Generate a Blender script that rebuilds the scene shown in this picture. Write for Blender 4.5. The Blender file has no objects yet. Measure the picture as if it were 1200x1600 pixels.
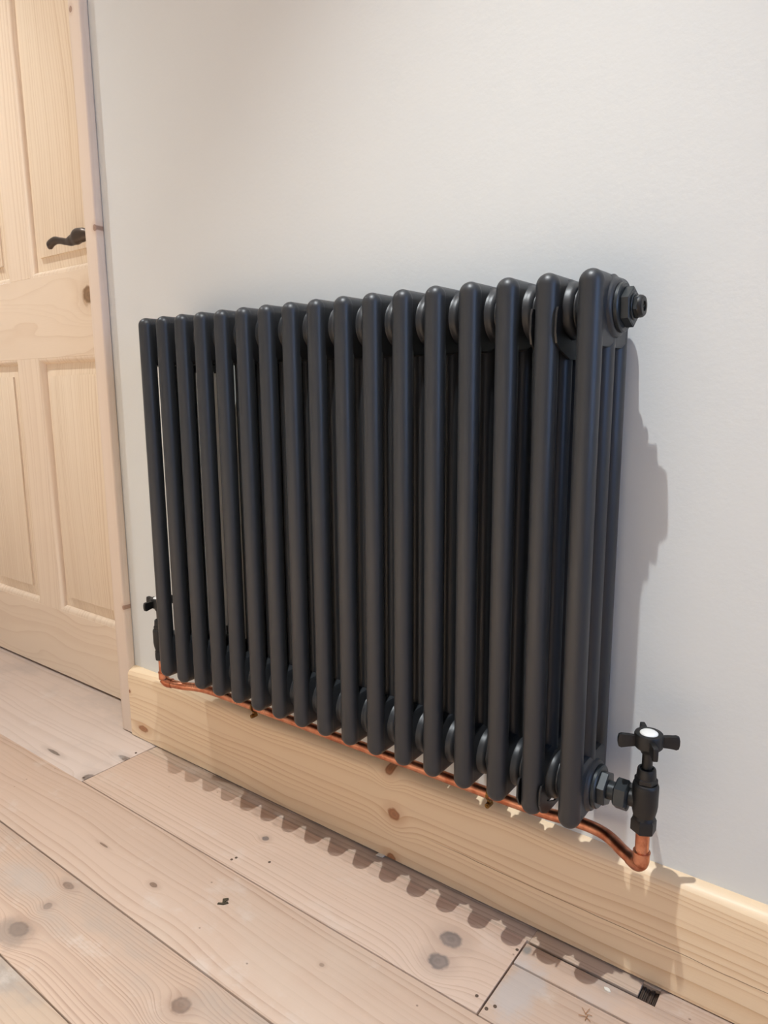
import bpy, bmesh, math, random
from mathutils import Vector, Matrix
random.seed(7)
C = bpy.context.scene.collection
PI = math.pi
sc = bpy.context.scene

# ------------------------------------------------------------------ camera
cam_data = bpy.data.cameras.new('camera')
cam = bpy.data.objects.new('camera', cam_data); C.objects.link(cam)
RT = Vector((0.8032, 0.5956, -0.0071)).normalized()
FW = Vector((-0.5878, 0.7906, -0.1714)).normalized()
UP = RT.cross(FW).normalized(); RT = FW.cross(UP)
cam.matrix_world = Matrix(((RT.x, UP.x, -FW.x, 0.9811), (RT.y, UP.y, -FW.y, -0.7986),
                           (RT.z, UP.z, -FW.z, 0.7112), (0, 0, 0, 1)))
cam_data.sensor_fit = 'VERTICAL'; cam_data.sensor_height = 24.0
cam_data.lens = 24.0*1087.786/1600.0
cam_data.clip_start = 0.02
sc.camera = cam

# ------------------------------------------------------------------ world and lights
w = bpy.data.worlds.new('dusk'); sc.world = w; w.use_nodes = True
bg = w.node_tree.nodes['Background']
bg.inputs[0].default_value = (0.34, 0.55, 1.0, 1); bg.inputs[1].default_value = 4.8

def spot(name, loc, power, size=100, blend=1.0, col=(.93, .975, .995), rad=.010):
    d = bpy.data.lights.new(name, 'SPOT'); d.energy = power; d.color = col
    d.spot_size = math.radians(size); d.spot_blend = blend; d.shadow_soft_size = rad
    o = bpy.data.objects.new(name, d); C.objects.link(o); o.location = loc
    return o




spot('downlight_or_fill', (0.645, -0.577, 2.317), 158, 72)
spot('downlight_or_fill', (-0.93, -0.577, 2.317), 86, 108)
spot('downlight_or_fill', (0.645, -2.15, 2.317), 600, 84)  # unseen spot added as room fill, bounced off the floor behind the camera
spot('downlight_or_fill', (-0.93, -2.15, 2.317), 600, 84)  # second added fill spot, lifts the shadows without lighting the radiator directly
pd = bpy.data.lights.new('window_portal', 'AREA'); pd.shape = 'RECTANGLE'; pd.size = 1.38; pd.size_y = 1.4
pd.cycles.is_portal = True
po = bpy.data.objects.new('window_portal', pd); C.objects.link(po)
po.location = (3.22, -.9, 1.31); po.rotation_euler = (0, math.radians(90), 0)

vs = sc.view_settings
vs.view_transform = 'Standard'; vs.look = 'None'; vs.gamma = 1.0; vs.use_curve_mapping = False
vs.exposure = -0.08

# ------------------------------------------------------------------ helpers
def lin(r, g, b):
    f = lambda c: ((c/255+.055)/1.055)**2.4 if c > 10 else c/255/12.92
    return (f(r), f(g), f(b), 1)

def finish(me, sharp=35):
    me.polygons.foreach_set('use_smooth', [True]*len(me.polygons))
    if sharp is not None: me.set_sharp_from_angle(angle=math.radians(sharp))

def obj(name, bm, m, parent=None, loc=(0, 0, 0), sharp=35):
    if isinstance(bm, bpy.types.Mesh): me = bm
    else:
        bmesh.ops.recalc_face_normals(bm, faces=bm.faces[:])
        me = bpy.data.meshes.new(name); bm.to_mesh(me); bm.free(); finish(me, sharp)
        if m: me.materials.append(m)
    o = bpy.data.objects.new(name, me); C.objects.link(o)
    o.location = loc
    if parent: o.parent = parent
    return o

def tag(o, label, cat, group=None):
    o['label'] = label; o['category'] = cat
    if group: o['group'] = group
    return o

def thing(name, label, cat, loc, rz=0, group=None):
    o = bpy.data.objects.new(name, None); C.objects.link(o)
    o.empty_display_size = .05
    o.location = loc; o.rotation_euler = (0, 0, rz)
    return tag(o, label, cat, group)

def struct(o, label, cat='structure'):
    o['kind'] = 'structure'; o['label'] = label; o['category'] = cat
    return o

def box(bm, x0, x1, y0, y1, z0, z1, bev=0, seg=2):
    r = bmesh.ops.create_cube(bm, size=1)
    vsx = r['verts']
    for v in vsx:
        v.co = Vector(((x0+x1)/2+v.co.x*(x1-x0), (y0+y1)/2+v.co.y*(y1-y0), (z0+z1)/2+v.co.z*(z1-z0)))
    if bev > 0:
        es = list({e for v in vsx for e in v.link_edges})
        bmesh.ops.bevel(bm, geom=es, offset=bev, segments=seg, profile=.5, affect='EDGES')
    return bm

def lathe(bm, prof, axis='z', n=32, at=(0, 0, 0), rot=0.0):
    """prof: list of (along, radius); closed at ends where radius is 0 or by caps"""
    rings = []
    def P(a, r, t):
        c, s = r*math.cos(t), r*math.sin(t)
        p = {'z': (c, s, a), 'x': (a, c, s), 'y': (c, a, s)}[axis]
        return Vector(p)+Vector(at)
    for a, r in prof:
        if r <= 1e-6: rings.append([bm.verts.new(P(a, 0, 0))])
        else: rings.append([bm.verts.new(P(a, r, rot+2*PI*k/n)) for k in range(n)])
    for A, B in zip(rings, rings[1:]):
        for k in range(n):
            k2 = (k+1) % n
            if len(A) == 1 and len(B) == 1: continue
            if len(A) == 1: bm.faces.new((A[0], B[k], B[k2]))
            elif len(B) == 1: bm.faces.new((A[k], A[k2], B[0]))
            else: bm.faces.new((A[k], A[k2], B[k2], B[k]))
    if len(rings[0]) > 1: bm.faces.new(rings[0])
    if len(rings[-1]) > 1: bm.faces.new(rings[-1])
    return bm

def smooth_path(pts, sub=8):
    out = []
    P = [Vector(p) for p in pts]
    for i in range(len(P)-1):
        p0, p1, p2, p3 = P[max(i-1, 0)], P[i], P[i+1], P[min(i+2, len(P)-1)]
        for k in range(sub):
            t = k/sub
            out.append(.5*((2*p1)+(p2-p0)*t+(2*p0-5*p1+4*p2-p3)*t*t+(3*p1-p0-3*p2+p3)*t**3))
    out.append(P[-1]); return out

def sweep(bm, path, rad, n=20, up=Vector((0, 0, 1))):
    rings = []
    N = len(path)
    for i, p in enumerate(path):
        t = (path[min(i+1, N-1)]-path[max(i-1, 0)]).normalized()
        u = up if abs(t.dot(up)) < .95 else Vector((0, 1, 0))
        s = t.cross(u).normalized(); v = s.cross(t).normalized()
        r = rad(i/(N-1)) if callable(rad) else rad
        ra, rb = r if isinstance(r, tuple) else (r, r)
        rings.append([bm.verts.new(p+s*ra*math.cos(2*PI*k/n)+v*rb*math.sin(2*PI*k/n)) for k in range(n)])
    for A, B in zip(rings, rings[1:]):
        for k in range(n): bm.faces.new((A[k], A[(k+1) % n], B[(k+1) % n], B[k]))
    bm.faces.new(rings[0]); bm.faces.new(rings[-1])
    return bm

def extrude_poly(bm, pts, axis, a0, a1, bev=0):
    """pts: 2D outline; axis is the extrusion axis; the outline uses the other two in xyz order"""
    def P(p, a):
        return {'x': (a, p[0], p[1]), 'y': (p[0], a, p[1]), 'z': (p[0], p[1], a)}[axis]
    A = [bm.verts.new(P(p, a0)) for p in pts]; B = [bm.verts.new(P(p, a1)) for p in pts]
    n = len(pts)
    for k in range(n): bm.faces.new((A[k], A[(k+1) % n], B[(k+1) % n], B[k]))
    fa = bm.faces.new(A); fb = bm.faces.new(B)
    if bev:
        es = list(fa.edges)+list(fb.edges)
        bmesh.ops.bevel(bm, geom=es, offset=bev, segments=2, profile=.5, affect='EDGES')
    return bm

# ------------------------------------------------------------------ materials
def newmat(name):
    m = bpy.data.materials.new(name); m.use_nodes = True
    nt = m.node_tree
    return m, nt, nt.nodes['Principled BSDF']

class NB:
    """tiny node builder"""
    def __init__(s, nt): s.nt = nt
    def link(s, a, b): s.nt.links.new(a, b)
    def n(s, t, **kw):
        x = s.nt.nodes.new(t)
        for k, v in kw.items(): setattr(x, k, v)
        return x
    def put(s, sock, v):
        if isinstance(v, bpy.types.NodeSocket): s.link(v, sock)
        else: sock.default_value = v
    def m(s, op, a, b=0.0, c=0.0, clamp=False):
        x = s.n('ShaderNodeMath', operation=op, use_clamp=clamp)
        s.put(x.inputs[0], a); s.put(x.inputs[1], b)
        if op in ('MULTIPLY_ADD', 'WRAP', 'SMOOTH_MIN'): s.put(x.inputs[2], c)
        return x.outputs[0]
    def comb(s, a, b, c=0.0):
        x = s.n('ShaderNodeCombineXYZ')
        for i, v in enumerate((a, b, c)): s.put(x.inputs[i], v)
        return x.outputs[0]
    def noise(s, vec, scale, detail=3, rough=.5, dist=0, dim='3D', wv=None):
        x = s.n('ShaderNodeTexNoise', noise_dimensions=dim)
        if wv is not None: s.put(x.inputs['W'], wv)
        if vec is not None: s.put(x.inputs['Vector'], vec)
        x.inputs['Scale'].default_value = scale; x.inputs['Detail'].default_value = detail
        x.inputs['Roughness'].default_value = rough; x.inputs['Distortion'].default_value = dist
        return x.outputs[0]
    def ramp(s, v, lo, hi, clampv=True):
        x = s.n('ShaderNodeMapRange', clamp=True, interpolation_type='SMOOTHSTEP')
        s.put(x.inputs['Value'], v); x.inputs['From Min'].default_value = lo; x.inputs['From Max'].default_value = hi
        return x.outputs[0]
    def mix(s, f, a, b, blend='MIX'):
        x = s.n('ShaderNodeMix', data_type='RGBA', blend_type=blend)
        s.put(x.inputs[0], f); s.put(x.inputs[6], a); s.put(x.inputs[7], b)
        return x.outputs[2]

def wood(name, light, dark, uv='xy', period=.012, wander=.03, knots=(), knotcol=(120, 78, 52), rough=.55,
         dirt=None, dirtamt=0.0, fine=.35, contrast=1.0, seed=0.0, bump=.15, cracks=(), loops=1.6, specular=.3, warm=None,
         spots=0.0, blot=None, sparse=(.25, .75)):
    m, nt, bs = newmat(name); b = NB(nt)
    geo = b.n('ShaderNodeNewGeometry'); sep = b.n('ShaderNodeSeparateXYZ'); b.link(geo.outputs['Position'], sep.inputs[0])
    oi = b.n('ShaderNodeObjectInfo')
    ax = {'x': 0, 'y': 1, 'z': 2}
    u = sep.outputs[ax[uv[0]]]; v = sep.outputs[ax[uv[1]]]
    third = sep.outputs[3-ax[uv[0]]-ax[uv[1]]]
    off = b.m('ADD', b.m('MULTIPLY', oi.outputs['Random'], 37.0), seed)
    g = v
    kmask = None; kring = None
    for (ku, kv, r, st) in knots:
        du = b.m('SUBTRACT', u, ku); dv = b.m('SUBTRACT', v, kv)
        d2 = b.m('ADD', b.m('POWER', b.m('DIVIDE', du, r*st), 2.0), b.m('POWER', b.m('DIVIDE', dv, r), 2.0))
        d2b = b.m('ADD', b.m('POWER', b.m('ABSOLUTE', b.m('DIVIDE', du, r*st*2.3)), 2.0), b.m('POWER', b.m('ABSOLUTE', b.m('DIVIDE', dv, r*2.6)), 2.0))
        E = b.m('MULTIPLY', b.m('EXPONENT', b.m('MULTIPLY', d2b, -1.0)), .93)
        g = b.m('SUBTRACT', g, b.m('MULTIPLY', dv, E))
        # concentric figure round the knot
        g = b.m('ADD', g, b.m('MULTIPLY', b.m('EXPONENT', b.m('MULTIPLY', d2b, -.9)), r*1.1))
        nz = b.noise(b.comb(u, v, off), 120, 2)
        dd = b.m('ADD', b.m('SQRT', d2), b.m('MULTIPLY', b.m('SUBTRACT', nz, .5), .45))
        k = b.m('SUBTRACT', 1.0, b.ramp(dd, .72, 1.1))
        kmask = k if kmask is None else b.m('MAXIMUM', kmask, k)
        kring = dd if kring is None else b.m('MINIMUM', kring, dd)
    slow = b.noise(b.comb(b.m('MULTIPLY', u, loops), b.m('MULTIPLY', v, loops*4.0), off), 1.0, 2, .45)
    mid = b.noise(b.comb(b.m('MULTIPLY', u, 7.0), b.m('MULTIPLY', v, 22.0), off), 1.0, 2, .5)
    g = b.m('ADD', g, b.m('MULTIPLY', b.m('SUBTRACT', slow, .5), wander*2))
    g = b.m('ADD', g, b.m('MULTIPLY', b.m('SUBTRACT', mid, .5), period*.5))
    g = b.m('ADD', g, b.m('ADD', off, b.m('MULTIPLY', third, .35)))
    # growth rings: irregular 1D noise of the field, sharpened on one side
    saw = b.m('FRACT', b.m('ADD', b.m('DIVIDE', g, period), b.m('MULTIPLY', b.noise(None, 1.0/period*.35, 1, dim='1D', wv=g), 2.2)))
    late = b.m('MULTIPLY', b.m('POWER', saw, 3.0), b.m('SUBTRACT', 1.0, b.ramp(saw, .93, 1.0)))
    amt = b.ramp(b.noise(None, 1.0/period*.28, 1, dim='1D', wv=b.m('ADD', g, 5.0)), *sparse)
    late = b.m('MULTIPLY', late, b.m('MULTIPLY_ADD', amt, .75, .3))
    fibre = b.noise(b.comb(b.m('MULTIPLY', u, 14.0), b.m('MULTIPLY', v, 520.0), off), 1.0, 2, .6)
    broad = b.noise(b.comb(b.m('MULTIPLY', u, 2.2), b.m('MULTIPLY', v, 11.0), off), 1.0, 3, .55)
    f = b.m('ADD', b.m('MULTIPLY', late, contrast), b.m('MULTIPLY', b.m('SUBTRACT', fibre, .5), fine*.5))
    f = b.m('ADD', f, b.m('MULTIPLY', b.m('SUBTRACT', broad, .5), .45), clamp=True)
    col = b.mix(f, lin(*light), lin(*dark))
    if warm:
        col = b.mix(b.m('MULTIPLY', b.ramp(b.noise(b.comb(b.m('MULTIPLY', u, 1.3), b.m('MULTIPLY', v, 3.0), off), 1.0, 2), .4, .7), .55), col, lin(*warm))
    if kmask is not None:
        ringv = b.m('MULTIPLY_ADD', b.m('SINE', b.m('MULTIPLY', kring, 11.0)), .12, .3)
        kc = b.mix(ringv, lin(*knotcol), lin(*[c*.55 for c in knotcol]))
        halo = b.m('MULTIPLY', b.m('SUBTRACT', 1.0, b.ramp(kring, 1.0, 2.6)), .28)
        col = b.mix(halo, col, lin(*[(a+c)/2 for a, c in zip(dark, knotcol)]))
        col = b.mix(b.m('MULTIPLY', kmask, .88), col, kc)
    for (u0, u1, v0, v1, wd, cc) in cracks:
        t = b.m('DIVIDE', b.m('SUBTRACT', u, u0), u1-u0)
        vv = b.m('MULTIPLY_ADD', t, v1-v0, v0)
        wob = b.m('MULTIPLY', b.m('SUBTRACT', b.noise(b.comb(b.m('MULTIPLY', u, 14.0), 0.0, off), 1.0, 3), .5), .006)
        dline = b.m('ABSOLUTE', b.m('SUBTRACT', b.m('ADD', v, wob), vv))
        mask = b.m('SUBTRACT', 1.0, b.ramp(dline, wd*.4, wd))
        mask = b.m('MULTIPLY', mask, b.m('MULTIPLY', b.ramp(t, 0.0, .06), b.m('SUBTRACT', 1.0, b.ramp(t, .94, 1.0))))
        col = b.mix(b.m('MULTIPLY', mask, .8), col, lin(*cc))
    if dirt:
        dn = b.noise(b.comb(b.m('MULTIPLY', u, 1.0), b.m('MULTIPLY', v, 1.6), off), 5.0, 5, .62)
        dm = b.m('MULTIPLY', b.ramp(dn, .46, .72), dirtamt)
        col = b.mix(dm, col, lin(*dirt))
        wn = b.noise(b.comb(u, b.m('MULTIPLY', v, 1.5), b.m('ADD', off, 9.0)), 11.0, 5, .65)
        col = b.mix(b.m('MULTIPLY', b.ramp(wn, .55, .75), dirtamt*.7), col, lin(214, 202, 190))
    if blot:
        for (bu, bv, ru, rv, bc, ba) in blot:
            du = b.m('POWER', b.m('ABSOLUTE', b.m('DIVIDE', b.m('SUBTRACT', u, bu), ru)), 2.0)
            dv = b.m('POWER', b.m('ABSOLUTE', b.m('DIVIDE', b.m('SUBTRACT', v, bv), rv)), 2.0)
            nn = b.noise(b.comb(u, v, off), 22, 5, .7)
            q = b.m('ADD', b.m('SQRT', b.m('ADD', du, dv)), b.m('MULTIPLY', b.m('SUBTRACT', nn, .5), 1.6))
            col = b.mix(b.m('MULTIPLY', b.m('SUBTRACT', 1.0, b.ramp(q, .35, 1.0)), ba), col, lin(*bc))
    if spots:
        vo = b.n('ShaderNodeTexVoronoi'); vo.inputs['Scale'].default_value = 34
        b.link(b.comb(u, b.m('MULTIPLY', v, 1.2), off), vo.inputs['Vector'])
        sc2 = b.n('ShaderNodeSeparateColor'); b.link(vo.outputs['Color'], sc2.inputs[0])
        sm = b.m('MULTIPLY', b.m('SUBTRACT', 1.0, b.ramp(vo.outputs['Distance'], .03, .075)), b.m('GREATER_THAN', sc2.outputs[0], .6))
        col = b.mix(b.m('MULTIPLY', sm, spots), col, lin(86, 68, 54))
    b.link(col, bs.inputs['Base Color'])
    bs.inputs['Roughness'].default_value = rough
    bs.inputs['Specular IOR Level'].default_value = specular
    bp = b.n('ShaderNodeBump'); bp.inputs['Strength'].default_value = bump; bp.inputs['Distance'].default_value = .0012
    b.link(b.m('SUBTRACT', b.m('MULTIPLY', fibre, .6), late), bp.inputs['Height'])
    b.link(bp.outputs[0], bs.inputs['Normal'])
    return m

def paint(name, col, rough=.6, bump=.1, scale=90, spec=.3):
    m, nt, bs = newmat(name); b = NB(nt)
    geo = b.n('ShaderNodeNewGeometry')
    n1 = b.noise(geo.outputs['Position'], 2.5, 4, .6); n2 = b.noise(geo.outputs['Position'], scale, 4, .6)
    c = b.mix(b.m('MULTIPLY', n1, .25), lin(*col), lin(*[x*.955 for x in col]))
    b.link(c, bs.inputs['Base Color']); bs.inputs['Roughness'].default_value = rough
    bs.inputs['Specular IOR Level'].default_value = spec
    bp = b.n('ShaderNodeBump'); bp.inputs['Strength'].default_value = bump; bp.inputs['Distance'].default_value = .002
    b.link(b.m('ADD', n2, b.m('MULTIPLY', n1, .6)), bp.inputs['Height']); b.link(bp.outputs[0], bs.inputs['Normal'])
    return m

def metal(name, col, rough=.4, metallic=0.0, grain=.05, gscale=900, spec=.5, var=None, vscale=30):
    m, nt, bs = newmat(name); b = NB(nt)
    tc = b.n('ShaderNodeTexCoord')
    n2 = b.noise(tc.outputs['Object'], gscale, 2, .6)
    n1 = b.noise(tc.outputs['Object'], vscale, 4, .6)
    c = lin(*col)
    if var: c = b.mix(b.ramp(n1, .35, .68), c, lin(*var))
    b.put(bs.inputs['Base Color'], c)
    b.link(b.m('MULTIPLY_ADD', n1, .16, rough-.08), bs.inputs['Roughness'])
    bs.inputs['Metallic'].default_value = metallic; bs.inputs['Specular IOR Level'].default_value = spec
    bp = b.n('ShaderNodeBump'); bp.inputs['Strength'].default_value = grain; bp.inputs['Distance'].default_value = .0006
    b.link(n2, bp.inputs['Height']); b.link(bp.outputs[0], bs.inputs['Normal'])
    return m

M_wall = paint('wall_paint', (224, 226, 223), .75, .12, 140)
M_ceil = paint('ceiling_paint', (240, 238, 234), .8, .05)
M_rad = metal('anthracite_powder_coat', (44, 46, 49), .40, 0, .12, 1400, .5)
M_valve = metal('matt_black_valve', (18, 17, 17), .46, .0, .05, 700, .5)
M_hex = metal('satin_anthracite_nut', (48, 52, 54), .36, .3, .03, 700, .5)
M_copper = metal('copper', (212, 150, 120), .30, 1.0, .05, 300, .5, var=(178, 108, 80), vscale=55)
M_brass = metal('aged_brass', (128, 96, 54), .4, 1.0, .05, 300)
M_bronze = metal('dark_bronze', (84, 72, 63), .36, .6, .04, 200)
M_white = metal('white_enamel', (236, 234, 228), .25, 0, .0, 100)
M_dark = paint('dark_void', (26, 22, 19), .9, .0)
M_subfloor = paint('dark_subfloor', (30, 25, 21), .9, .2)

# ------------------------------------------------------------------ room shell
RX, LX, BY, CZ = 3.2, -2.35, -3.3, 2.36
DX0, DX1, DH = -1.125, -.2845, 1.985      # door opening
bm = bmesh.new()
box(bm, DX1, RX, 0, .12, -.05, CZ); box(bm, LX, DX0, 0, .12, -.05, CZ); box(bm, DX0, DX1, 0, .12, DH, CZ)
struct(obj('wall_back', bm, M_wall), 'smooth off-white painted wall behind the radiator', 'wall')
bm = bmesh.new(); box(bm, LX-.1, LX, BY, .12, -.05, CZ)
struct(obj('wall_left', bm, M_wall), 'off-white side wall beyond the door', 'wall')
bm = bmesh.new(); box(bm, LX, RX, BY-.1, BY, -.05, CZ)
struct(obj('wall_front', bm, M_wall), 'off-white wall behind the camera', 'wall')
WY0, WY1, WZ0, WZ1 = -1.6, -.2, .62, 2.0
bm = bmesh.new()
box(bm, RX, RX+.12, BY, WY0, -.05, CZ); box(bm, RX, RX+.12, WY1, .12, -.05, CZ)
box(bm, RX, RX+.12, WY0, WY1, -.05, WZ0); box(bm, RX, RX+.12, WY0, WY1, WZ1, CZ)
struct(obj('wall_right', bm, M_wall), 'off-white side wall with the window', 'wall')
bm = bmesh.new(); box(bm, LX-.1, RX+.12, BY-.1, .12, CZ, CZ+.05)
struct(obj('ceiling', bm, M_ceil), 'plain white ceiling', 'ceiling')
bm = bmesh.new(); box(bm, DX0-.1, DX1+.1, .30, .34, -.05, CZ)
struct(obj('wall_hall', bm, M_dark), 'dark hallway wall behind the closed door', 'wall')

# floor: dark subfloor with one object per board
bm = bmesh.new(); box(bm, LX-.1, RX+.12, BY-.1, .34, -.09, -.06)
floor = struct(obj('floor', bm, M_subfloor), 'stripped pine floorboards with dark gaps', 'floor')
FL, FD = (204, 177, 156), (152, 119, 94)
GREY = (168, 152, 140)
W_row0 = wood('floor_wood_edge_strip', (198, 174, 152), (150, 126, 104), period=.009, wander=.006, dirt=(150, 134, 120), dirtamt=.7, rough=.6, spots=.5)
W_row1l = wood('floor_wood_doorway', (210, 190, 174), (180, 154, 134), period=.02, wander=.03, contrast=.55, dirt=(188, 172, 160), dirtamt=.7, rough=.6,
               knots=((-.186, -.085, .007, 4.0), (-.184, -.166, .012, 1.2), (-.33, -.155, .004, 6)), knotcol=(128, 110, 96), seed=3.1)
W_row1 = wood('floor_wood_under_radiator', FL, FD, period=.0085, wander=.018, sparse=(.42, .72), contrast=.75, dirt=(196, 172, 152), dirtamt=.35, rough=.55,
              knots=((.568, -.102, .0135, 1.25), (.5736, -.142, .0135, 1.1), (.217, -.098, .0055, 1.3)), knotcol=(124, 112, 106), seed=1.7, spots=.6)
W_row1r = wood('floor_wood_painted_end', (193, 168, 149), (162, 132, 109), period=.007, wander=.01, contrast=.5, dirt=(182, 172, 166), dirtamt=.9, rough=.55, seed=8.2, spots=.6,
               blot=((.672, -.12, .035, .07, (184, 174, 168), .8), (.657, -.06, .008, .01, (120, 128, 128), .7)))
W_row2 = wood('floor_wood_third_row', (200, 173, 152), (166, 134, 110), period=.012, wander=.035, sparse=(.45, .75), contrast=.8, dirt=(202, 180, 160), dirtamt=.5, rough=.55,
              knots=((.163, -.2706, .0042, 2.0), (.4585, -.2335, .0028, 1.4), (.02, -.262, .002, 6.0)), knotcol=(140, 112, 92), seed=5.3, spots=.6)
W_row3 = wood('floor_wood_fine_grain', (198, 170, 148), (144, 112, 90), period=.0052, wander=.034, contrast=.85, dirt=(176, 160, 146), dirtamt=.75, rough=.55,
              knots=((.078, -.384, .0065, 1.1), (.363, -.375, .012, 1.15), (.088, -.43, .012, 1.6), (.0625, -.345, .006, 2.2)), knotcol=(140, 112, 94), seed=2.4,
              blot=((.085, -.44, .05, .03, (140, 126, 114), .6), (.0, -.37, .08, .025, (186, 172, 160), .5)))
W_row4 = wood('floor_wood_near_row', (195, 170, 147), (160, 130, 105), period=.009, wander=.03, contrast=.5, dirt=(160, 150, 140), dirtamt=.9, rough=.58, seed=6.9)
W_rest = wood('floor_wood_room', (201, 174, 149), (168, 136, 109), period=.013, wander=.03, contrast=.7, dirt=(190, 170, 152), dirtamt=.5, rough=.55, seed=11.0)
def board(x0, x1, y0, y1, m, dz=0.0):
    bm = bmesh.new(); box(bm, x0, x1, y0, y1, -.0215, dz, .0009, 2)
    return obj('floorboard', bm, m, floor)
G = .0011
board(-.183+G, .650-G, -.1805+G, -.0432-.0006, W_row1)
board(LX, -.183-G, -.1832+G, .12, W_row1l, -.0004)
board(.650+G, RX, -.0885+.0006, -.0492, W_row1r, .0003)
board(.650+G, RX, -.1805+G, -.0895-.0005, W_row1r, -.0004)
board(-.183+G, .652, -.0432+.0004, 0, W_row0, -.0012)
# the edge strip runs on behind the wide gap and is broken away at the dark notch
bm = bmesh.new(); box(bm, .652, .7915, -.0432, 0, -.0060, -.0012, .0008)
obj('floorboard', bm, W_row0, floor)
board(.8125, RX, -.0484, 0, W_row1r, -.0005)
bm = bmesh.new(); box(bm, .7915, .8125, -.022, 0, -.0215, -.0012, .0006); obj('floorboard', bm, W_row0, floor)
board(LX, RX, -.3290+G, -.1805-G, W_row2, .0003)
board(LX, RX, -.4652+G*.8, -.3290-G*.8, W_row3, -.0002)
board(LX, RX, -.6050+G, -.4652-G, W_row4, .0003)
y = -.6050; k = 0
while y > BY:
    y2 = y-.142
    xs = [LX, -1.2+((k*1.37) % 2.6), RX]
    for a, c in zip(xs, xs[1:]): board(a+G, c-G, max(y2+G, BY-.05), y-G, W_rest, random.uniform(-.0006, .0006))
    y = y2; k += 1
# broken dark end of an old batten showing in the notch
M_batten = wood('dark_batten_end', (84, 70, 60), (34, 28, 25), uv='yx', period=.0022, wander=.002, contrast=1.2, rough=.85, bump=.9)
bm = bmesh.new()
for i in range(9):
    xx = .7925+i*.0021
    box(bm, xx, xx+.0017, -.0475+random.uniform(0, .002), -.0225, -.0598, -.0032-random.uniform(0, .0035), .0003, 1)
obj('broken_batten', bm, M_batten, floor)

# skirting board with bullnose top
W_skirt = wood('skirting_pine', (244, 218, 182), (212, 171, 126), uv='xz', period=.0125, wander=.024, contrast=.9, rough=.42, fine=.25, loops=1.9, specular=.4,
               knots=((.4163, .0787, .0105, 1.15), (.405, .146, .0085, 1.0), (.411, .003, .008, 1.2), (-.222, .026, .0075, 2.3), (-.262, .098, .004, 1.0)),
               knotcol=(182, 116, 72), seed=4.4, warm=(238, 208, 168), cracks=((.46, 2.2, .062, .045, .0007, (120, 82, 52)),))
prof = [(0, .0015), (-.02, .0015), (-.02, .132)]
for k in range(1, 9):
    t = k/8*PI/2; prof.append((-.02+.0165*(1-math.cos(t)), .132+.0165*math.sin(t)))
prof += [(0, .1490)]
bm = bmesh.new(); extrude_poly(bm, prof, 'x', -.2645, RX)
struct(obj('baseboard_back', bm, W_skirt, sharp=40), 'pine skirting board with rounded top under the radiator', 'skirting board')
bm = bmesh.new(); extrude_poly(bm, prof, 'x', LX, -1.162)
struct(obj('baseboard_door_side', bm, W_skirt, sharp=40), 'short pine skirting beyond the door frame', 'skirting board')

# architrave and door lining
W_trim = wood('door_frame_pine', (238, 220, 202), (212, 186, 160), uv='zx', period=.016, wander=.012, contrast=.4, rough=.45, fine=.2, seed=7.7,
              knots=((.278, -.2655, .004, 1.3), (1.015, -.268, .005, 1.4), (1.39, -.292, .005, 1.2)), knotcol=(190, 150, 126))
bm = bmesh.new(); box(bm, -.302, -.2645, -.018, .0, .001, 2.03, .0035, 3)
struct(obj('trim_1', bm, W_trim), 'narrow pale pine architrave on the right side of the door', 'architrave')
bm = bmesh.new(); box(bm, -1.162, -1.1245, -.018, .0, .001, 2.03, .0035, 3)
struct(obj('trim_2', bm, W_trim), 'narrow pale pine architrave on the far side of the door', 'architrave')
bm = bmesh.new(); box(bm, -1.162, -.2645, -.018, 0, 2.0305, 2.07, .003, 3)
struct(obj('trim_3', bm, W_trim), 'pale pine head architrave above the door', 'architrave')
bm = bmesh.new(); box(bm, -.3005, -.2850, .0005, .119, .001, 1.984); struct(obj('trim_4', bm, W_trim), 'pine door lining on the handle side', 'door lining')
bm = bmesh.new(); box(bm, -1.1245, -1.1215, .0005, .119, .001, 1.984); struct(obj('trim_5', bm, W_trim), 'pine door lining on the hinge side', 'door lining')

# ------------------------------------------------------------------ door
DY = .0593; DT = .044
door = bpy.data.objects.new('door_1', None); C.objects.link(door); door.location = (-.72, DY, .006)
struct(door, 'unpainted pine door with raised panels and dark lever handle', 'door')
def dpart(name, bm, m, sharp=30):
    bmesh.ops.translate(bm, verts=bm.verts[:], vec=(.72, -DY, -.006))
    return obj(name, bm, m, door, sharp=sharp)
LIGHT, DARK = (240, 220, 196), (214, 186, 156)
W_dv = wood('door_pine_upright', LIGHT, DARK, uv='zx', period=.017, wander=.03, contrast=.7, rough=.5, fine=.2, loops=1.1, seed=1.2)
W_dp = wood('door_pine_panel', (240, 221, 196), (212, 184, 150), uv='zx', period=.009, wander=.05, contrast=.85, rough=.5, fine=.22, loops=.9, seed=9.4)
W_dh = wood('door_pine_rail', (238, 218, 194), (212, 182, 152), uv='xz', period=.03, wander=.09, contrast=.62, rough=.5, fine=.15, loops=2.4, seed=2.9,
            knots=((-.432, .917, .020, 1.1),), knotcol=(176, 142, 108))
xl, xa, xb, xc, xd, xr = -1.119, -1.016, -.7605, -.6655, -.383, -.3025
z0, z1, z2, z3, z4, z5 = .006, .1775, .7915, .9715, 1.84, 1.975
bm = bmesh.new(); box(bm, xl, xa, DY, DY+DT, z0, z5, .0008, 1); dpart('stile', bm, W_dv)
bm = bmesh.new(); box(bm, xd, xr, DY, DY+DT, z0, z5, .0008, 1); dpart('stile', bm, W_dv)
for a, c in ((z1, z2), (z3, z4)):
    bm = bmesh.new(); box(bm, xb, xc, DY, DY+DT, a, c, .0005, 1); dpart('muntin', bm, W_dv)
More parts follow.
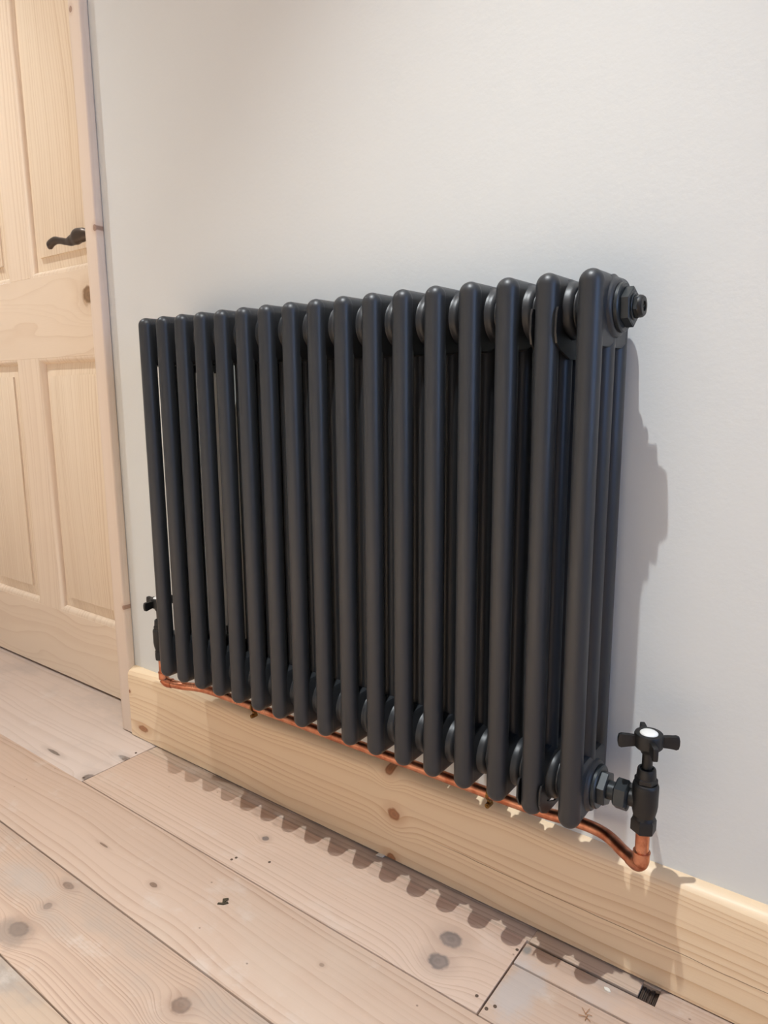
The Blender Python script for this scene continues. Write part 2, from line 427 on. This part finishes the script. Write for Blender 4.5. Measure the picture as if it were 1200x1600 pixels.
for nm, a, c in (('bottom_rail', z0, z1), ('lock_rail', z2, z3), ('top_rail', z4, z5)):
    bm = bmesh.new(); box(bm, xa, xd, DY, DY+DT, a, c, .0005, 1); dpart(nm, bm, W_dh)
def loft(bm, loops):
    R = [[bm.verts.new((x, y, z)) for x, z in ((a+o, c+o), (b-o, c+o), (b-o, d-o), (a+o, d-o))] for (a, b, c, d, o, y) in loops]
    for A, B in zip(R, R[1:]):
        for k in range(4): bm.faces.new((A[k], A[(k+1) % 4], B[(k+1) % 4], B[k]))
    return R
for (a, b2) in ((xa, xb), (xc, xd)):
    for (c, d) in ((z1, z2), (z3, z4)):
        bm = bmesh.new()     # ovolo bead round the opening
        loft(bm, [(a, b2, c, d, 0, DY+.0004), (a, b2, c, d, .003, DY+.0006), (a, b2, c, d, .007, DY+.0035), (a, b2, c, d, .0105, DY+.008),
                  (a, b2, c, d, .0125, DY+.0125), (a, b2, c, d, .0125, DY+.02)])
        dpart('panel_bead', bm, W_dv, 50)
        bm = bmesh.new()
        R = loft(bm, [(a, b2, c, d, .0125, DY+.0265), (a, b2, c, d, .0125, DY+.0135), (a, b2, c, d, .0405, DY+.0085), (a, b2, c, d, .0405, DY+.0045), (a, b2, c, d, .042, DY+.004)])
        bm.faces.new(R[-1]); bm.faces.new(R[0])
        dpart('raised_panel', bm, W_dp, 20)
# lever handle: plate, neck and waved lever
hx, hz = -.362, 1.019
bm = bmesh.new(); box(bm, hx-.021, hx+.021, DY-.006, DY, hz-.075, hz+.075, .004, 3); hp = dpart('handle_plate', bm, M_bronze)
hp['label'] = 'dark bronze backplate'
bm = bmesh.new(); lathe(bm, [(DY-.006, .0115), (DY-.010, .0105), (DY-.026, .0095), (DY-.034, .0095)], 'y', 24, (hx, 0, hz)); dpart('handle_neck', bm, M_bronze)
pts = [(hx+.012, .020, hz+.001), (hx-.004, .017, hz+.002), (hx-.022, .016, hz+.0015), (hx-.042, .016, hz-.003), (hx-.062, .015, hz-.004),
       (hx-.082, .014, hz+.000), (hx-.102, .013, hz+.0025), (hx-.118, .012, hz-.002), (hx-.127, .012, hz-.008)]
def lr(t):
    k = [(0, .009), (.14, .0140), (.27, .0158), (.38, .0112), (.52, .0068), (.64, .0066), (.78, .0088), (.92, .0098), (1, .0052)]
    for (a, r0), (c, r1) in zip(k, k[1:]):
        if t <= c:
            s = (t-a)/(c-a); s = s*s*(3-2*s); r = r0+(r1-r0)*s; break
    return (r*.62, r)
bm = bmesh.new(); sweep(bm, smooth_path(pts, 8), lr, 20); lv = dpart('lever', bm, M_bronze, 60)
lv['label'] = 'dark bronze wavy lever'

# ------------------------------------------------------------------ radiator
PITCH = .04516; NS = 17; R0 = .0125; YC = -.0692; ZB = .2277; H = .6; YS = .038
HUBT, HUBB = .5648, .0375
rad = thing('column_radiator', 'anthracite three-column radiator hung on the wall above the skirting', 'radiator', (0, YC, ZB))

def head_mesh():
    bm = bmesh.new()
    a = .0121
    tops = []
    for top in (True, False):
        # stadium cross-section (x,z) swept along y
        sec = []
        for k in range(13):
            t = PI*k/12; sec.append((a*math.cos(t), .5876+a*math.sin(t)*1.02))
        lowz = .5245
        sec += [(-a, lowz+.006), (-a*.82, lowz+.0015), (-a*.45, lowz), (a*.45, lowz), (a*.82, lowz+.0015), (a, lowz+.006)]
        if not top: sec = [(x, H-z) for x, z in sec]
        ys = [-YS, -.009, 0, .009, YS]
        rings = [[bm.verts.new((x, yy, z)) for x, z in sec] for yy in ys]
        n = len(sec)
        for q, (A, B) in enumerate(zip(rings, rings[1:])):
            for k in range(n):
                if q in (1, 2) and k == 15: continue      # the core runs on into the middle column here
                bm.faces.new((A[k], A[(k+1) % n], B[(k+1) % n], B[k]))
        bm.faces.new(rings[0]); bm.faces.new(rings[-1])
        tops.append([rings[1][15], rings[2][15], rings[3][15], rings[3][16], rings[2][16], rings[1][16]])
    A, B = tops
    for k in range(6): bm.faces.new((A[k], A[(k+1) % 6], B[(k+1) % 6], B[k]))
    return bm
bm = head_mesh(); bmesh.ops.recalc_face_normals(bm, faces=bm.faces[:])
me_head = bpy.data.meshes.new('radiator_section'); bm.to_mesh(me_head); bm.free(); finish(me_head, 40); me_head.materials.append(M_rad)

def capsule_prof(z0, z1, r, n=8):
    p = [(z0, 0)]
    for k in range(1, n+1):
        t = PI/2*k/n; p.append((z0+r-r*math.cos(t), r*math.sin(t)))
    for k in range(n):
        t = PI/2*k/n; p.append((z1-r+r*math.sin(t), r*math.cos(t)))
    p.append((z1, 0)); return p
def mk(name, bm, m, sharp=40):
    bmesh.ops.recalc_face_normals(bm, faces=bm.faces[:])
    me = bpy.data.meshes.new(name); bm.to_mesh(me); bm.free(); finish(me, sharp); me.materials.append(m); return me
bm = bmesh.new(); lathe(bm, capsule_prof(0, H, R0), 'z', 32); me_tube = mk('column_tube', bm, M_rad, 80)
bm = bmesh.new(); lathe(bm, [(.03, R0), (.57, R0)], 'z', 32); me_mid = mk('column_tube_inner', bm, M_rad, 60)
hub_half = [(.0095, .0325), (.0108, .0308), (.0122, .0298), (.0150, .0293), (.0180, .0288), (.0200, .0276), (.0212, .0256), (.0216, .0236)]
hub_prof = hub_half+[(.0226, .0234)]+[(PITCH-a, r) for a, r in reversed(hub_half)]
hub_prof = [(a, r) for a, r in hub_prof]
bm = bmesh.new(); lathe(bm, hub_prof, 'x', 40); me_hub = mk('connecting_hub', bm, M_rad, 50)
end_half = [(.0095, .0335), (.0108, .0312), (.0122, .0300), (.0140, .0293), (.0155, .0285), (.0166, .0268), (.0169, .0245), (.0169, .0)]
bm = bmesh.new(); lathe(bm, end_half, 'x', 40); me_end = mk('end_boss', bm, M_rad, 50)

def add(name, me, parent, loc=(0, 0, 0), rot=None):
    o = bpy.data.objects.new(name, me); C.objects.link(o); o.parent = parent; o.location = loc
    if rot: o.rotation_euler = rot
    return o
for i in range(NS):
    s = add('radiator_section', me_head, rad, (i*PITCH, 0, 0))
    add('column_tube', me_tube, s, (0, -YS, 0)); add('column_tube', me_mid, s, (0, 0, 0)); add('column_tube', me_tube, s, (0, YS, 0))
    if i < NS-1:
        add('connecting_hub', me_hub, s, (0, 0, HUBT)); add('connecting_hub', me_hub, s, (0, 0, HUBB))
    else:
        add('end_boss', me_end, s, (0, 0, HUBT)); add('end_boss', me_end, s, (0, 0, HUBB))
    if i == 0:
        add('end_boss', me_end, s, (0, 0, HUBT), (0, 0, PI)); add('end_boss', me_end, s, (0, 0, HUBB), (0, 0, PI))
# reducing bushes and plugs
def hexprof(x0, x1, r, ch=.0014):
    return [(x0, r*.93), (x0+ch*.6, r), (x1-ch*.6, r), (x1, r*.93)]
def bush_bm(sgn=1):
    bm = bmesh.new()
    lathe(bm, [(sgn*.0165, .0238), (sgn*.0175, .0248), (sgn*.0205, .0248), (sgn*.0218, .0236), (sgn*.0218, .001)], 'x', 40)
    lathe(bm, [(sgn*a, r) for a, r in hexprof(.0215, .0305, .0200)], 'x', 6, rot=PI/6+.12)
    return bm
def plug(x, sgn, z):
    p = obj('end_bush', bush_bm(sgn), M_hex, rad, (x, 0, z), 25)
    bm = bmesh.new()
    lathe(bm, [(sgn*.0303, .0128), (sgn*.0312, .0134), (sgn*.0320, .0128)], 'x', 32)
    lathe(bm, [(sgn*a, r) for a, r in hexprof(.0318, .0365, .0120)], 'x', 6, rot=.3)
    v = obj('air_vent', bm, M_hex, p, (0, 0, 0), 25)
    bm = bmesh.new()
    lathe(bm, [(sgn*.036, .0112), (sgn*.0385, .0108), (sgn*.0402, .0095), (sgn*.0404, .0052), (sgn*.0385, .0048), (sgn*.0385, .0)], 'x', 28)
    lathe(bm, [(sgn*.038, .0022), (sgn*.0396, .0020), (sgn*.0396, 0)], 'x', 4, rot=.5)
    obj('vent_cap', bm, M_valve, p, (0, 0, 0), 30)
XR = (NS-1)*PITCH
plug(XR, 1, HUBT); plug(0, -1, HUBT)
obj('end_bush', bush_bm(1), M_hex, rad, (XR, 0, HUBB), 25); obj('end_bush', bush_bm(-1), M_hex, rad, (0, 0, HUBB), 25)

# wall brackets: a pair of steel cheeks either side of one section
M_brk = metal('black_bracket_steel', (38, 38, 39), .35, .2, .03, 500)
def bracket(ix, upper, label, short=False):
    xc = ix*PITCH
    t = thing('radiator_bracket', label, 'bracket', (xc, 0, ZB+(HUBT if upper else HUBB)), 0, 'brackets holding the radiator')
    if upper: out = [(0, .012), (-.020, .010), (-.038, -.012), (-.0440, -.0315), (-.075, -.0325), (-.0985, -.022), (-.1035, -.0130), (-.1040, -.0005), (-.1148, .0005), (-.1175, -.006), (-.1185, -.024), (-.1150, -.035), (-.104, -.042), (-.080, -.050), (-.045, -.050), (0, -.046)]
    else: out = [(0, .012), (-.020, .010), (-.036, -.012), (-.0440, -.0310), (-.075, -.0330), (-.0985, -.022), (-.1040, -.009), (-.1090, .0035), (-.1145, .0045), (-.1180, -.001), (-.1185, -.018), (-.1120, -.030), (-.098, -.0375), (-.078, -.0385), (-.045, -.0385), (0, -.036)]
    if short: out = [p for p in out if p[0] > -.09]
    for s in (-1, 1):
        bm = bmesh.new(); extrude_poly(bm, out, 'x', s*.0137-.0011, s*.0137+.0011)
        obj('bracket_cheek', bm, M_brk, t, sharp=30)
    bm = bmesh.new(); box(bm, -.0148, .0148, -.0025, -.0002, -.05, .03, .0008, 1)
    obj('wall_plate', bm, M_brk, t)
bracket(15, True, 'black steel bracket gripping the upper hub near the right end')
bracket(15, False, 'black steel bracket gripping the lower hub near the valve')
bracket(1, True, 'black steel bracket behind the upper hub nearest the door', True)
bracket(1, False, 'black steel bracket behind the lower hub nearest the door', True)

# ------------------------------------------------------------------ valves
def valve(x, sgn, rz, label):
    """sgn +1: valve stands right of the radiator end"""
    zc = ZB+HUBB
    t = thing('radiator_valve', label, 'valve', (x, YC, zc), 0, 'crosshead valves of the radiator')
    bm = bmesh.new()
    lathe(bm, [(-.0165, .0095), (-.0150, .0118), (-.0085, .0132), (-.002, .0139), (.012, .0139), (.0195, .0139), (.0220, .0132), (.0232, .0120), (.0232, .008)], 'z', 36)
    lathe(bm, [(0, .0098), (-sgn*.0175, .0098)], 'x', 28)
    obj('valve_body', bm, M_valve, t, sharp=40)
    bm = bmesh.new()
    lathe(bm, [(-sgn*.0160, .0120), (-sgn*.0172, .0150)], 'x', 28)
    lathe(bm, [(-sgn*.0165, .0150), (-sgn*.0185, .0176), (-sgn*.0300, .0176), (-sgn*.0318, .0150)], 'x', 6, rot=.35)
    obj('union_nut', bm, M_hex, t, sharp=25)
    bm = bmesh.new(); lathe(bm, [(-sgn*.0300, .0105), (-sgn*.0398, .0105)], 'x', 28)
    obj('tail_piece', bm, M_hex, t, sharp=40)
    bm = bmesh.new()
    lathe(bm, [(-.0355, .0115), (-.0335, .0138), (-.0215, .0138), (-.0185, .0122)], 'z', 6, rot=.5)
    lathe(bm, [(-.0190, .0118), (-.0150, .0104)], 'z', 28)
    obj('compression_nut', bm, M_valve, t, sharp=25)
    bm = bmesh.new()
    lathe(bm, [(.0225, .0108), (.0240, .0122), (.0285, .0122), (.0300, .0112)], 'z', 6, rot=.2)
    lathe(bm, [(.0295, .0104), (.0310, .0104), (.0385, .0098), (.0400, .0092), (.0402, .0070), (.0385, .0066)], 'z', 32)
    obj('bonnet', bm, M_valve, t, sharp=30)
    bm = bmesh.new(); lathe(bm, [(.0380, .0056), (.0620, .0056)], 'z', 24); obj('spindle', bm, M_valve, t)
    bm = bmesh.new()
    lathe(bm, [(.0580, .0072), (.0610, .0085), (.0640, .0128), (.0665, .0150), (.0790, .0152), (.0808, .0144), (.0812, .0104), (.0806, .0098)], 'z', 36)
    hd = obj('cross_handle', bm, M_valve, t, sharp=35); hd.rotation_euler = (0, 0, rz)
    for k in range(4):
        bm = bmesh.new()
        out = [(.010, .0655), (.021, .0660), (.0285, .0632), (.0312, .0645), (.0322, .0690), (.0322, .0740), (.0312, .0782), (.0285, .0792), (.021, .0775), (.010, .0780)]
        extrude_poly(bm, out, 'y', -.0026, .0026, .0009)
        bmesh.ops.rotate(bm, verts=bm.verts[:], cent=(0, 0, 0), matrix=Matrix.Rotation(k*PI/2, 3, 'Z'))
        obj('handle_arm', bm, M_valve, hd, sharp=30)
    bm = bmesh.new(); lathe(bm, [(.0790, .0096), (.0812, .0094), (.0822, .0080), (.0826, .0040), (.0827, 0)], 'z', 36)
    cp = obj('handle_cap', bm, M_white, hd, sharp=50); cp['label'] = 'white round enamel cap'
VX = XR+.0700
valve(VX, 1, math.radians(29), 'matt black crosshead valve with white cap at the right end of radiator')
valve(-.0700, -1, math.radians(3), 'matt black crosshead valve half hidden behind the column nearest the door')

# ------------------------------------------------------------------ copper pipe and clips
PZ = .1845
pipe = thing('copper_pipe', 'bare copper pipe running along the skirting between the two valves', 'pipe', (VX, YC, PZ))
def pl(p): return Vector(p)-Vector((VX, YC, PZ))
def arc_elbow(cx, cy, d):
    """quarter bend from vertical down into horizontal direction d"""
    out = []; r = .0115
    for k in range(11):
        t = PI/2*k/10
        out.append(Vector((cx, cy, PZ))+Vector((d[0], d[1], 0))*(r-r*math.cos(t))+Vector((0, 0, 1))*(r-r*math.sin(t)))
    return out
dR = Vector((-.80, .60)).normalized(); dL = Vector((.90, .30)).normalized()
for (x, d) in ((VX, dR), (-.0700, dL)):
    bm = bmesh.new(); sweep(bm, [pl((x, YC, z)) for z in (.236, .21, .192)], .0075, 24); obj('riser', bm, M_copper, pipe, sharp=60)
    e = arc_elbow(x, YC, d)
    e = [Vector((x, YC, PZ+.0115+.0085))]+e+[e[-1]+Vector((d[0], d[1], 0))*.006]
    bm = bmesh.new(); sweep(bm, [pl(p) for p in e], .0088, 24); obj('elbow', bm, M_copper, pipe, sharp=60)
    bm = bmesh.new(); lathe(bm, [(.0190, .0075), (.0192, .0094), (.0206, .0094), (.0208, .0075)], 'z', 28, pl((x, YC, PZ))); obj('elbow_rim', bm, M_copper, pipe, sharp=40)
run = [(VX+dR[0]*.012, YC+dR[1]*.012, PZ), (.7665, -.0515, PZ), (.7540, -.0418, PZ), (.7390, -.0335, PZ), (.7200, -.0290, PZ-.0005), (.6950, -.0292, PZ-.001), (.6620, -.0335, PZ-.0015),
       (.60, -.0355, PZ-.002), (.50, -.0362, PZ-.002), (.35, -.0378, PZ-.002), (.20, -.0385, PZ-.002), (.10, -.0392, PZ-.002), (.035, -.0412, PZ-.001), (0, -.0480, PZ), (-.03, -.0595, PZ),
       (-.0700+dL[0]*.014, YC+dL[1]*.014, PZ)]
bm = bmesh.new(); sweep(bm, [pl(p) for p in smooth_path(run, 6)], .0075, 24); obj('pipe_run', bm, M_copper, pipe, sharp=60)

def clip(x, y, label):
    z = PZ-.002
    t = thing('pipe_clip', label, 'pipe clip', (x, y, z), 0, 'brass clips on the copper pipe')
    bm = bmesh.new()
    pts = [Vector((0, .0086*math.cos(a), .0086*math.sin(a))) for a in [2*PI*k/28 for k in range(29)]]
    sec = []
    for k in range(28):
        a = 2*PI*k/28
        sec.append([bm.verts.new((sx, r*math.cos(a), r*math.sin(a))) for sx, r in ((-.0018, .0076), (-.0018, .0088), (.0018, .0088), (.0018, .0076))])
    for k in range(28):
        A, B = sec[k], sec[(k+1) % 28]
        for j in range(4): bm.faces.new((A[j], A[(j+1) % 4], B[(j+1) % 4], B[j]))
    obj('clip_ring', bm, M_brass, t, sharp=40)
    bm = bmesh.new(); lathe(bm, [(-.008, .0), (-.008, .0016), (-.0072, .0016), (-.0072, .0034), (-.0020, .0037), (.004, .0037), (.004, 0)], 'y', 18, (0, 0, -.0150)); obj('clip_lug', bm, M_brass, t, sharp=35)
    bm = bmesh.new(); box(bm, -.0022, .0022, -.003, .003, -.0135, -.0085); obj('lug_neck', bm, M_brass, t)
    bm = bmesh.new(); lathe(bm, [(.0085, .0028), (-y-.0005, .0028)], 'y', 14); lathe(bm, [(-y-.002, .009), (-y-.0004, .009)], 'y', 20); obj('clip_stem', bm, M_brass, t, sharp=40)
clip(.5856, -.0356, 'small brass pipe clip below the third column from the right')
clip(.1383, -.0396, 'small brass pipe clip below the columns nearer the door')

# ------------------------------------------------------------------ bits on the floor
M_flake = paint('white_paint_flake', (226, 220, 206), .7, .2)
M_bit = paint('dark_debris', (74, 64, 48), .9, .3)
M_straw = paint('brown_splinter', (158, 112, 72), .8, .3)
def chip(name, x, y, outline, h, m, label, cat, rz=0, group=None):
    bm = bmesh.new(); extrude_poly(bm, outline, 'z', 0, h)
    for v in bm.verts: v.co.z += .0006*math.sin(v.co.x*900+v.co.y*700) if v.co.z > h/2 else 0
    o = obj(name, bm, m, None, (x, y, .0004)); o.rotation_euler = (0, 0, rz)
    return tag(o, label, cat, group)
chip('paint_flake', .7604, -.0589, [(-.004, -.002), (-.001, -.0032), (.0035, -.002), (.0045, .001), (.001, .0022), (-.0025, .0018)], .0012, M_flake, 'small white paint flake on the board beside the dark notch', 'paint flake', -.5)
chip('paint_flake', .3928, -.0225, [(-.007, -.003), (.005, -.0035), (.007, .002), (-.005, .003)], .0014, M_flake, 'small white flake lying against the foot of the skirting', 'paint flake', .2)
# dark scrap: two slim leaves meeting at a bend
bm = bmesh.new()
extrude_poly(bm, [(-.0040, .0050), (-.001, -.0040), (.0015, .0005), (.0050, .0050), (.0035, .0080), (-.001, .0066)], 'z', 0, .0011)
extrude_poly(bm, [(-.0075, -.0060), (.0015, -.0055), (.0075, -.0015), (.0050, .0010), (-.0005, -.0026), (-.0070, -.0032)], 'z', 0, .0013)
o = obj('dark_scrap', bm, M_bit, None, (.2738, -.2332, .0004)); o.rotation_euler = (0, 0, .45)
tag(o, 'crumpled dark scrap lying on the middle floorboard', 'debris')
bm = bmesh.new()
for k in range(6):
    a = k*1.1+.3; L = .006+.004*random.random()
    p0 = Vector((random.uniform(-.002, .002), random.uniform(-.002, .002), .0008)); p1 = p0+Vector((math.cos(a)*L, math.sin(a)*L, .0012*random.random()))
    sweep(bm, [p0, (p0+p1)/2+Vector((0, 0, .0006)), p1], .00035, 6)
o = obj('wood_splinters', bm, M_straw, None, (.7521, -.1081, .0000)); tag(o, 'tiny tangle of brown splinters on the grey-stained board', 'debris')
# nail heads, part of the floor
bm = bmesh.new(); lathe(bm, [(-.002, .0022), (.0002, .0022), (.0004, .0014), (.0004, 0)], 'z', 12); me_nail = mk('nail_head', bm, metal('rusty_nail', (104, 86, 72), .7, .5))
for (x, y) in ((.6554, -.1672), (.6378, -.1585), (.6458, -.0667), (.2121, -.165), (.2145, -.158), (.2637, -.1348), (-.192, -.172), (-.192, -.06), (.662, -.1585)):
    add('nail_head', me_nail, floor, (x, y, .0001))
